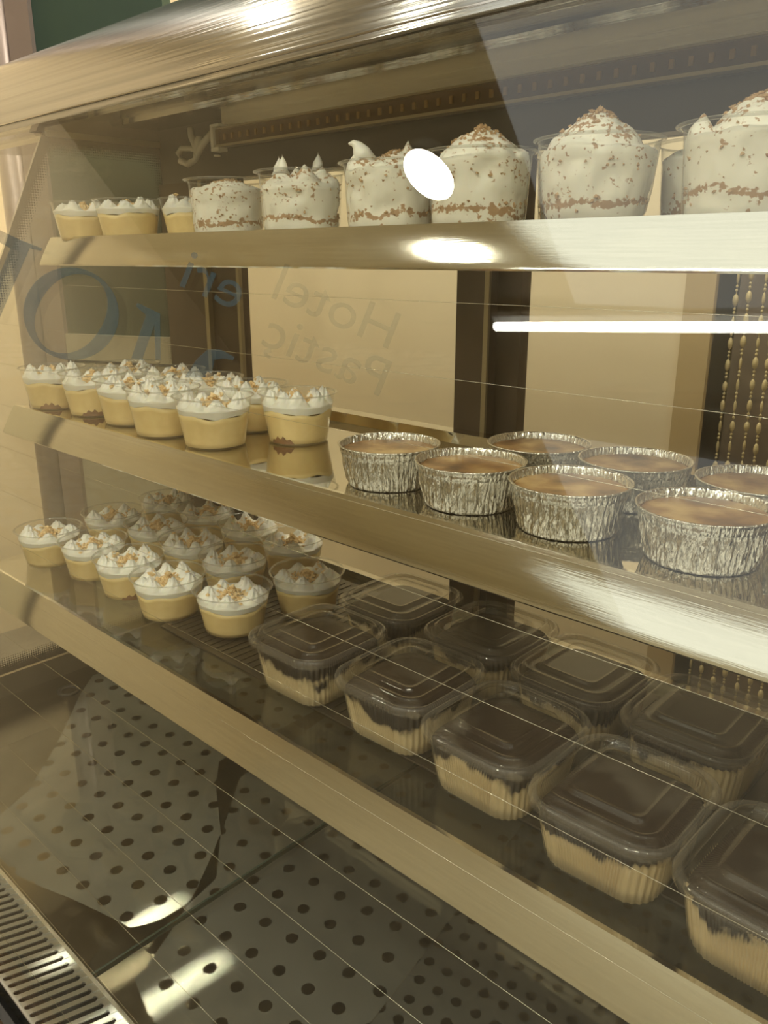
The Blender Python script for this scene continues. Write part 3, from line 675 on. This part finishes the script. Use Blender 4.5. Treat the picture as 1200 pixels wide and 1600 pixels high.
def custard_cup(seed, nbig=7, nut_n=55, dark=False):
    rnd = random.Random(seed)
    t = empty('custard_cup')
    R = lambda z: 0.0325 + (0.0415 - 0.0325) * z / 0.057
    pr = [(0.001, 0.0018), (0.028, 0.0016), (0.0315, 0.0), (0.0330, 0.0015)] + [(R(z), z) for z in (0.01, 0.02, 0.03, 0.04, 0.05, 0.057)] + [(0.0425, 0.0590)]
    cup = MB().lathe(pr, 56).build('cup_wall', M['plastic'], t, True)
    MB().lathe([(0.0420, 0.0583), (0.0432, 0.0582), (0.0442, 0.0588), (0.0446, 0.0597), (0.0438, 0.0604), (0.0426, 0.0600), (0.0420, 0.0592), (0.0420, 0.0583)], 56).build('rim', M['rimplastic'], cup, True)
    # custard with a wavy top edge
    ph = rnd.uniform(0, 6)
    top = lambda a: 0.0385 + 0.0022 * math.sin(3 * a + ph) + 0.0014 * math.sin(7 * a + 2 * ph)
    seg = 64; rings = []
    for k in range(7):
        rings.append([((R(z_) - 0.0008) * math.cos(a), (R(z_) - 0.0008) * math.sin(a), z_) for a in [2 * PI * j / seg for j in range(seg)] for z_ in [0.0024 + (top(a) - 0.0024) * k / 6]])
    MB().rings(rings).build('custard', M['custard'], t, True)
    if dark:
        a0 = rnd.uniform(-2.2, -1.2)
        mb = MB(); n = 14; vs = []
        for k in range(n + 1):
            a = a0 + (k / n - .5) * 0.9; hh = 0.0075 * math.sin(PI * k / n) ** 0.6 * (1 + .3 * math.sin(k * 1.7)) + 0.0025
            for z_ in (0.0022, hh):
                vs.append(((R(z_) - 0.0004) * math.cos(a), (R(z_) - 0.0004) * math.sin(a), z_))
        mb.add(vs, [(2 * k, 2 * k + 2, 2 * k + 3, 2 * k + 1) for k in range(n)])
        mb.build('biscuit', M['biscuit'], t)
    # piped cream: star peaks around a nutty middle
    peaks = []
    for k in range(nbig):
        a = 2 * PI * k / nbig + rnd.uniform(-.12, .12) + ph
        rr = rnd.uniform(0.0265, 0.029); peaks.append((rr * math.cos(a), rr * math.sin(a), rnd.uniform(0.0110, 0.0190), rnd.uniform(0, 1), rnd.uniform(-.0025, .0025), rnd.uniform(-.0025, .0025)))
    peaks.append((0, 0, 0.005, 0, 0, 0))
    W = 0.0135
    def h(r, a):
        x, y = r * math.cos(a), r * math.sin(a); b = 0.0
        for (px, py, ph_, tw, lx, ly) in peaks:
            dx, dy = x - px, y - py; d = math.hypot(dx, dy) / W
            if d < 1:
                an = math.atan2(dy, dx) + d * 1.6 + tw * 6
                f = 1 + 0.26 * math.cos(6 * an) * min(1, d * 3) * (1 - d) * 2
                v = ph_ * ((1 - d) ** 1.7 * 0.80 + 0.28 * math.sqrt(max(0, 1 - d * d))) * f
                b = max(b, v)
        return 0.0462 + b * (1 if r < 0.036 else max(0.2, 1 - (r - 0.036) / 0.006)) + 0.0006 * fbm(x * 200, y * 200, seed)
    nsc = nbig * 1
    def skirt(k, a):
        zb = 0.0365 + 0.0028 * abs(math.sin((nsc * (a - ph)) / 2)) + 0.0012 * math.sin(3 * a + ph)
        z_ = zb + (0.047 - zb) * k / 4
        r_ = R(z_) - 0.0004 - (0.0006 * (1 - k / 4)); return (r_ * math.cos(a), r_ * math.sin(a), z_)
    MB().rings(polar(h, 0.0395, skirt=skirt), False, False).build('whipped_cream', M['cream'], t, True)
    mb = MB(); pts = []
    for k in range(int(nut_n * 2.4)):
        a = rnd.uniform(0, 6.28); r_ = abs(rnd.gauss(0, 0.0125)); r_ = min(r_, 0.022 + 0.006 * rnd.random())
        pts.append((r_ * math.cos(a), r_ * math.sin(a), h(r_, a) + 0.001 + max(0, 0.009 - r_ * 0.6) * rnd.random()))
    chunks(mb, pts, 0.0016, 0.0043, rnd)
    n = mb.build('chopped_nuts', M['nuts'], t); n['kind'] = 'stuff'
    return t
protos = [custard_cup(s, nb, nn, dk) for s, nb, nn, dk in ((1, 7, 60, False), (2, 8, 75, True), (3, 7, 48, False), (4, 6, 70, True), (5, 8, 58, False))]
used = set()
def place(protos_, i, x, y, z, rz, label, cat, group=None, sc=(1, 1, 1)):
    p = protos_[i]
    if (id(protos_), i) in used: o = copy_tree(p)
    else: o = p; used.add((id(protos_), i))
    o.location = (x, y, z); o.rotation_euler.z = rz; o.scale = sc
    tag(o, label, cat, group); return o
G1 = 'custard cups on the lower shelf'; G2 = 'custard cups on the middle shelf'; G3 = 'custard cups on the upper shelf'
low = [(-1.0880, 0.4700, 'custard cup at the left end of the lower shelf, front row, by the side glass'),
       (-0.9965, 0.4880, 'front row custard cup on the lower shelf, second from the side glass'),
       (-0.9050, 0.4880, 'front row custard cup on the lower shelf, third from the side glass, brown base'),
       (-0.8135, 0.4870, 'front row custard cup on the lower shelf, fourth from the side glass'),
       (-0.7170, 0.5100, 'large looking front row custard cup nearest the first chocolate tub'),
       (-1.0950, 0.5720, 'leftmost custard cup of the middle row on the lower shelf'),
       (-1.0020, 0.5880, 'second cup from the left in the middle row, lower shelf'),
       (-0.9050, 0.5830, 'third cup from the left in the middle row, lower shelf'),
       (-0.8120, 0.5830, 'fourth cup from the left in the middle row, lower shelf'),
       (-0.6950, 0.6030, 'custard cup of the middle row touching the rear chocolate tub'),
       (-1.1020, 0.6710, 'leftmost custard cup of the back row on the lower shelf'),
       (-1.0080, 0.6800, 'second cup from the left in the back row, lower shelf'),
       (-0.9050, 0.6790, 'third cup from the left in the back row, lower shelf'),
       (-0.8110, 0.6800, 'rightmost custard cup of the back row on the lower shelf')]
order = [0, 2, 1, 4, 2, 3, 0, 4, 2, 0, 1, 3, 4, 2]
rr = random.Random(8)
for (x, y, lab), i in zip(low, order):
    place(protos, i, x, y, ZBT if x > -0.75 or (x > -0.80) else ZB, rr.uniform(0, 6.28), lab, 'dessert cup', G1, (1.025, 1.025, 0.84))
mid = [(-1.1040, 0.5100, 'cup at the far left of the middle shelf, front row, by the side glass'),
       (-1.0140, 0.5220, 'front row cup on the middle shelf, second from the side glass'),
       (-0.9240, 0.5220, 'front row cup on the middle shelf, third from the side glass'),
       (-0.8340, 0.5120, 'front row cup on the middle shelf, fourth from the side glass'),
       (-0.7420, 0.5170, 'right most front row custard cup on the middle shelf, largest there'),
       (-1.0640, 0.6020, 'back row cup on the middle shelf, leftmost'),
       (-0.9660, 0.6120, 'back row cup on the middle shelf, second from the left'),
       (-0.8740, 0.6040, 'back row cup on the middle shelf, third from the left'),
       (-0.7840, 0.6020, 'back row cup on the middle shelf, fourth from the left'),
       (-0.6920, 0.5940, 'custard cup standing alone behind and right, next to the foil cups')]
for (x, y, lab), i in zip(mid, [1, 3, 0, 4, 2, 0, 2, 3, 4, 1]):
    place(protos, i, x, y, ZM, rr.uniform(0, 6.28), lab, 'dessert cup', G2, (1.0, 1.0, 0.92))
for (x, y, lab), i in zip([(-1.1000, 0.5780, 'small custard cup at the far left end of the upper shelf'),
                           (-1.0080, 0.5900, 'middle one of three small custard cups on the upper shelf'),
                           (-0.9290, 0.6360, 'small custard cup beside the first tall cream cup on the upper shelf')], [2, 0, 4]):
    place(protos, i, x, y, ZT, rr.uniform(0, 6.28), lab, 'dessert cup', G3, (1.0, 1.0, 0.84))

def sundae(seed, style, bowl=False):
    rnd = random.Random(seed); t = empty('cream_dessert_cup')
    if bowl: prof = [(0.027, 0.0), (0.033, 0.003), (0.0385, 0.014), (0.0415, 0.030), (0.0430, 0.046), (0.0442, 0.058), (0.0452, 0.068)]
    else: prof = [(0.035, 0.0), (0.0385, 0.003), (0.0405, 0.014), (0.0415, 0.030), (0.0422, 0.046), (0.0430, 0.058), (0.0438, 0.068)]
    cup = MB().lathe([(0.001, 0.0005)] + prof + [(0.0460, 0.0705)], 64).build('cup_wall', M['plastic'], t, True)
    MB().lathe([(0.0452, 0.0700), (0.0470, 0.0698), (0.0490, 0.0706), (0.0494, 0.0716), (0.0485, 0.0722), (0.0465, 0.0718), (0.0452, 0.0700)], 64).build('rim', M['rimplastic'], cup, True)
    def Rp(z):
        for (r0, z0), (r1, z1) in zip(prof, prof[1:]):
            if z <= z1: return r0 + (r1 - r0) * (z - z0) / (z1 - z0)
        return prof[-1][0]
    blobs = []
    if style == 'heap':
        blobs = [(0, 0.002, 0.036, 0.030, 1.0), (0.018, -0.012, 0.022, 0.014, .8), (-0.02, 0.01, 0.02, 0.012, .8), (0.024, 0.012, 0.02, 0.011, .8)]
    elif style == 'peaks':
        for k in range(6):
            a = k * PI / 3 + 0.3; blobs.append((0.024 * math.cos(a), 0.024 * math.sin(a), 0.017, rnd.uniform(0.016, 0.026), 2.2))
        blobs.append((0, 0, 0.02, 0.012, 1))
    elif style == 'low':
        blobs = [(0.004, 0.0, 0.030, 0.012, 1.2), (-0.018, 0.008, 0.016, 0.012, 1.6), (0.018, -0.012, 0.018, 0.008, 1)]
    elif style == 'curl':
        blobs = [(-0.024, -0.010, 0.018, 0.026, 1.4), (0.006, 0.004, 0.034, 0.020, 1.0), (0.014, 0.010, 0.012, 0.030, 1.5), (0.026, -0.012, 0.018, 0.012, .9)]
    elif style == 'side':
        blobs = [(0.008, 0.002, 0.036, 0.030, 0.9), (-0.030, -0.012, 0.010, 0.016, 1.6), (0.02, -0.014, 0.02, 0.018, .8)]
    z0 = 0.064 if style != 'peaks' else 0.058
    if style == 'low': z0 = 0.061
    def h(r, a):
        x, y = r * math.cos(a), r * math.sin(a); b = 0
        for bx, by, bw, bh, p in blobs:
            d = math.hypot(x - bx, y - by) / bw
            if d < 1:
                an = math.atan2(y - by, x - bx) + 2.2 * d
                v = bh * ((1 - d) ** p * 0.55 + 0.45 * math.sqrt(1 - d * d)) * (1 + 0.05 * math.cos(5 * an) * min(1, 2 * d))
                b = max(b, v)
        return z0 + b + 0.003 * fbm(x * 60, y * 60, seed * 3.1) + 0.0015 * fbm(x * 160, y * 160, seed)
    nt = 120
    def skirt_ring(z_):
        out = []
        for j in range(nt):
            a = 2 * PI * j / nt
            g = 0.006 * max(0, fbm(math.cos(a) * 2.0, math.sin(a) * 2.0, z_ * 55 + seed) - 0.05) + 0.002 * max(0, fbm(math.cos(a) * 5, math.sin(a) * 5, z_ * 130 + seed)) if z_ > 0.012 else 0
            r_ = Rp(z_) - 0.0009 - g; out.append((r_ * math.cos(a), r_ * math.sin(a), z_))
        return out
    rings = [skirt_ring(z_) for z_ in (0.0015, 0.008, 0.014, 0.02, 0.026, 0.032, 0.038, 0.044, 0.050, 0.055, z0 - 0.003)]
    MB().rings(rings + polar(h, 0.0405, 34, nt), True, False).build('layered_cream', M['sundae'], t, True)
    if style == 'curl':      # a leaning lick of cream
        MB().tube([(-0.022, -0.010, 0.074), (-0.025, -0.010, 0.083), (-0.029, -0.011, 0.089), (-0.033, -0.012, 0.0915), (-0.037, -0.013, 0.0910)], [0.012, 0.0085, 0.0052, 0.0032, 0.001], 12).build('cream_peak', M['cream'], t, True)
    if style == 'peaks':
        for k in (1, 3, 4):
            a = k * PI / 3 + 0.3; x, y = 0.024 * math.cos(a), 0.024 * math.sin(a); z_ = h(0.024, a)
            MB().tube([(x, y, z_ - 0.006), (x, y, z_ + 0.002), (x + 0.001, y, z_ + 0.008), (x + 0.0005, y, z_ + 0.014)], [0.008, 0.0055, 0.0028, 0.0005], 12).build('cream_peak', M['cream'], t, True)
    mb = MB(); pts = []
    nn = {'heap': 150, 'peaks': 60, 'low': 120, 'curl': 90, 'side': 150}[style]
    for k in range(nn):
        a = rnd.uniform(0, 6.28); r_ = min(abs(rnd.gauss(0.008, 0.012)), 0.036)
        if style == 'peaks': r_ = rnd.uniform(0.003, 0.038)
        pts.append((r_ * math.cos(a), r_ * math.sin(a), h(r_, a) + 0.0006))
    for k in range(110):      # crumbs pressed against the wall
        a = rnd.uniform(0, 6.28); z_ = rnd.choice((0.022, 0.05)) + rnd.gauss(0, 0.004); r_ = Rp(z_) - 0.0018
        pts.append((r_ * math.cos(a), r_ * math.sin(a), z_))
    chunks(mb, pts, 0.0009, 0.0027, rnd)
    n = mb.build('biscuit_crumbs', M['crumb'], t); n['kind'] = 'stuff'
    return t
S = [sundae(11, 'low'), sundae(12, 'peaks'), sundae(13, 'curl'), sundae(14, 'heap'), sundae(15, 'heap', True), sundae(16, 'side')]
GS = 'tall cream cups on the upper shelf'
for i, x, y, rz, lab in ((0, -0.826, 0.612, 0.4, 'first tall cream cup from the left, level crumbed top, beside the small cups'),
                         (1, -0.692, 0.608, 0.2, 'tall cream cup with three sharp white peaks above its rim'),
                         (2, -0.567, 0.610, 0.3, 'tall cream cup with a curled lick of cream leaning left'),
                         (3, -0.455, 0.601, 0.0, 'tall cream cup heaped with crumbs, just left of the bowl shaped one'),
                         (4, -0.344, 0.602, 2.0, 'bowl shaped cup with the highest heap of crumbed cream'),
                         (5, -0.230, 0.602, 0.2, 'tall cream cup at the right edge of the upper shelf'),
                         (0, -0.629, 0.684, 1.8, 'tall cream cup half hidden behind the peaked one'),
                         (3, -0.400, 0.684, 3.1, 'tall cream cup hidden behind the bowl shaped cup and its left neighbour'),
                         (0, -0.285, 0.684, 4.0, 'tall cream cup standing behind at the right, in the gap')):
    place(S, i, x, y, ZT, rz, lab, 'dessert cup', GS, (1.0, 1.0, 0.90))

# foil cups
def foil_cup(seed):
    rnd = random.Random(seed); t = empty('foil_cup'); seg = 330
    def rf(a, z_):
        ca, sa = math.cos(a), math.sin(a)
        if z_ < 0.0025: return 0.0
        k = fbm(ca * 17, sa * 17, seed + z_ * 26) + 0.8 * fbm(ca * 38 + z_ * 60, sa * 38, seed * 2 + z_ * 18)
        amp = 0.0019 if z_ < 0.0385 else (0.0007 if z_ < 0.0485 else 0.00015)
        return k * amp
    prof = [(0.001, 0.0012), (0.0318, 0.0012), (0.0325, 0.0003), (0.0338, 0.0012)] + [(0.0338 + 0.0048 * z_ / 0.038, z_) for z_ in (0.005, 0.009, 0.013, 0.017, 0.021, 0.025, 0.029, 0.033, 0.036, 0.038)] + \
           [(0.0392, 0.0392), (0.0399, 0.0398), (0.0404, 0.044), (0.0409, 0.048), (0.0419, 0.0489), (0.0424, 0.0498), (0.0419, 0.0507), (0.0409, 0.0504), (0.0402, 0.049), (0.0396, 0.043), (0.0388, 0.040), (0.0380, 0.034)]
    MB().lathe(prof, seg, rf=rf).build('foil_wall', M['foil'], t, True)
    tz = 0.0425
    rings = [[(r_ * math.cos(2 * PI * j / 72), r_ * math.sin(2 * PI * j / 72), z_) for j in range(72)] for r_, z_ in ((0.0365, 0.0398), (0.0386, tz - 0.0015), (0.0382, tz), (0.036, tz + 0.0003), (0.02, tz), (0.001, tz - 0.0003))]
    MB().rings(rings, False, True).build('caramelised_custard', M['caramel'], t, True)
    return t
Fp = [foil_cup(21), foil_cup(22)]
GF = 'foil cups on the middle shelf'
for k, (x, y, lab) in enumerate(((-0.4940, 0.5310, 'front row foil cup farthest left, next to the custard cups'),
                                 (-0.4000, 0.5290, 'second foil cup from the left in the front row'),
                                 (-0.3060, 0.5290, 'third foil cup from the left in the front row'),
                                 (-0.2040, 0.5330, 'rightmost foil cup of the front row, nearest the camera'),
                                 (-0.3970, 0.6260, 'leftmost foil cup of the back row, before the dark door stile'),
                                 (-0.3030, 0.6260, 'back row foil cup in the middle, pale browned top'),
                                 (-0.2030, 0.6280, 'back row foil cup cut by the right edge of the picture'))):
    place(Fp, k % 2, x, y, ZM, k * 1.1, lab, 'foil cup', GF, (1.10, 1.10, 0.74))

# lidded tubs
def rrect(wx, wy, r, n=8, sub=0, z=0.0):
    """rounded rectangle outline; sub > 0 also subdivides the straight sides"""
    pts = []
    cs = [(wx / 2 - r, wy / 2 - r, 0), (-wx / 2 + r, wy / 2 - r, PI / 2), (-wx / 2 + r, -wy / 2 + r, PI), (wx / 2 - r, -wy / 2 + r, 3 * PI / 2)]
    for ci, (cx, cy, a0) in enumerate(cs):
        for k in range(n + 1):
            a = a0 + PI / 2 * k / n; pts.append((cx + r * math.cos(a), cy + r * math.sin(a), z))
        if sub:
            nx, ny, na = cs[(ci + 1) % 4]; p0 = pts[-1]; p1 = (nx + r * math.cos(na), ny + r * math.sin(na), z)
            for k in range(1, sub): pts.append((p0[0] + (p1[0] - p0[0]) * k / sub, p0[1] + (p1[1] - p0[1]) * k / sub, z))
    return pts
def bulge(pts, k=0.03):
    return [(x * (1 + k * (1 - min(1, abs(y) / 0.06) ** 2)), y * (1 + k * (1 - min(1, abs(x) / 0.055) ** 2)), z) for x, y, z in pts]
def tub():
    t = empty('lidded_tub'); WX, WY = 0.106, 0.114
    def wall(z_, ins, amp):
        pts = rrect(WX - 2 * ins, WY - 2 * ins, 0.020, 24, 84, z_); n = len(pts); out = []
        for i, (x, y, zz) in enumerate(pts):
            k = 1 + amp * math.cos(i * 2 * PI / 4) / 0.05; out.append((x * k, y * k, zz))
        return out
    rings = [wall(0.0, 0.0135, 0), wall(0.0015, 0.0118, 0.0006), wall(0.012, 0.0105, 0.0008), wall(0.026, 0.0085, 0.0008), wall(0.037, 0.0070, 0.0008), wall(0.0385, 0.0060, 0), wall(0.043, 0.0055, 0), wall(0.0445, 0.0025, 0)]
    MB().rings(rings, True, False).build('tub_wall', M['boxplastic'], t, True)
    fill = [wall(0.0016, 0.0130, 0.0006), wall(0.012, 0.0115, 0.0011), wall(0.026, 0.0095, 0.0011), wall(0.036, 0.0082, 0.0011), wall(0.0395, 0.0100, 0.0), wall(0.0405, 0.02, 0.0)]
    MB().rings(fill).build('dessert_filling', M['layers'], t, True)
    L = [(0.0, 0.0430), (-0.0004, 0.0445), (-0.0006, 0.0470), (0.0002, 0.0486), (0.0018, 0.0496), (0.0040, 0.0496), (0.0056, 0.0484), (0.0064, 0.0472), (0.0078, 0.0472), (0.0086, 0.0485), (0.0092, 0.0510), (0.0100, 0.0524), (0.0114, 0.0530), (0.0136, 0.0530),
         (0.0146, 0.0522), (0.0154, 0.0506), (0.0166, 0.0502), (0.0238, 0.0504), (0.0247, 0.0512), (0.0253, 0.0528), (0.0262, 0.0534), (0.0272, 0.0532), (0.0282, 0.0522), (0.031, 0.0521)]
    rings = []
    for i_, z_ in L:
        rc = max(0.007, 0.026 - i_ * 0.9)
        rings.append(bulge(rrect(WX - 2 * i_, WY - 2 * i_, rc, 10, 6, z_)))
    lid = MB().rings(rings[6:], False, True).build('lid', M['lidplastic'], t, True)
    MB().rings(rings[:7], False, False).build('lid_rim', M['lidrim'], lid, True)
    tabm = MB().rings([bulge(rrect(0.012, 0.008, 0.0035, 5, 0, z_)) for z_ in (0.0455, 0.0465)])
    o = tabm.build('lid_tab', M['lidplastic'], t); o.location = (0.0465, -0.0515, 0.0)
    return t
T = [tub()]
GT = 'lidded chocolate tubs on the lower shelf'
for k, (x, y, lab) in enumerate(((-0.553, 0.492, 'front row lidded tub beside the custard cups, thick pale layer at its base'),
                                 (-0.433, 0.494, 'front row lidded tub, second from the custard cups, drops on its lid'),
                                 (-0.322, 0.483, 'front row lidded tub, third from the custard cups, brown drips inside'),
                                 (-0.213, 0.470, 'large looking front row lidded tub, second from the right edge'),
                                 (-0.103, 0.462, 'lidded tub cut by the right edge, front row'),
                                 (-0.553, 0.614, 'back row lidded tub farthest left, touching a custard cup'),
                                 (-0.434, 0.617, 'back row lidded tub, second from the left'),
                                 (-0.324, 0.608, 'back row lidded tub, third from the left'),
                                 (-0.213, 0.602, 'rightmost lidded tub of the back row'))):
    place(T, 0, x, y, ZBT, rad((0, 1.0, -1.5, 1.5, -1, 1, 0, -1, 1)[k]) + (PI if k in (5, 6, 7) else 0), lab, 'food tub', GT, (1.0, 1.0, 1.12))

# ------------------------------------------------------------------ sign reflection painted as mirrored letters on the front glass
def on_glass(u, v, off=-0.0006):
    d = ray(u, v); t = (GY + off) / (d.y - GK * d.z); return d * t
def reflection_decal(name, polys, m, label=None):
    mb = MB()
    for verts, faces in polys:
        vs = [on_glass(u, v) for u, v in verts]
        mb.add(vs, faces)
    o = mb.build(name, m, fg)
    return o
def text_polys(body, org, ex, ey, size):
    cu = bpy.data.curves.new('txt', 'FONT'); cu.body = body; cu.size = 1.0; cu.resolution_u = 6
    ob = bpy.data.objects.new('txt', cu); COL.objects.link(ob)
    dg = bpy.context.evaluated_depsgraph_get(); me = bpy.data.meshes.new_from_object(ob.evaluated_get(dg))
    vs = [(org[0] + (v.co.x * ex[0] + v.co.y * ey[0]) * size, org[1] + (v.co.x * ex[1] + v.co.y * ey[1]) * size) for v in me.vertices]
    fs = [tuple(p.vertices) for p in me.polygons]
    bpy.data.objects.remove(ob); bpy.data.curves.remove(cu); bpy.data.meshes.remove(me)
    return vs, fs
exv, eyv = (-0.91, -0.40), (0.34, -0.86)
reflection_decal('reflected_lettering', [text_polys('Hotel', (612, 548), exv, eyv, 92), text_polys('Pasti\u00e7', (598, 622), exv, eyv, 92)], M['sign_refl_faint'])
reflection_decal('reflected_lettering', [text_polys('eri', (372, 487), exv, eyv, 98)], M['sign_refl'])
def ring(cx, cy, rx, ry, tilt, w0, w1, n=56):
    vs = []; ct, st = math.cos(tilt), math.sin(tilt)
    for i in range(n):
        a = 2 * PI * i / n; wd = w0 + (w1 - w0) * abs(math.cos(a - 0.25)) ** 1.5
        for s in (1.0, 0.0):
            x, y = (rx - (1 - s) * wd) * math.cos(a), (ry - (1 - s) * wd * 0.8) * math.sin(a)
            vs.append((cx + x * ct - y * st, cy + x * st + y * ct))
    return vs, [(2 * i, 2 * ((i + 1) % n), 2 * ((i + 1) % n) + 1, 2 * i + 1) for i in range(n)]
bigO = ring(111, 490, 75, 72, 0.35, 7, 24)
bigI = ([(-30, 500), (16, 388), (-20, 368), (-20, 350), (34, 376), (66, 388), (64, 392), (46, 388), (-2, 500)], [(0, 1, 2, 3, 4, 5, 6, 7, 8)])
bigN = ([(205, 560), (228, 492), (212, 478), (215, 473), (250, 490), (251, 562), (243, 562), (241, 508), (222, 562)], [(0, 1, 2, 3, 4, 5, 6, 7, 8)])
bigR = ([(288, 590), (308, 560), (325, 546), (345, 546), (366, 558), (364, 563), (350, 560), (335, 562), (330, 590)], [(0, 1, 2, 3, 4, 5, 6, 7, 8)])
for b_ in (bigO, bigI, bigN, bigR): reflection_decal('reflected_letter', [b_], M['sign_refl'])
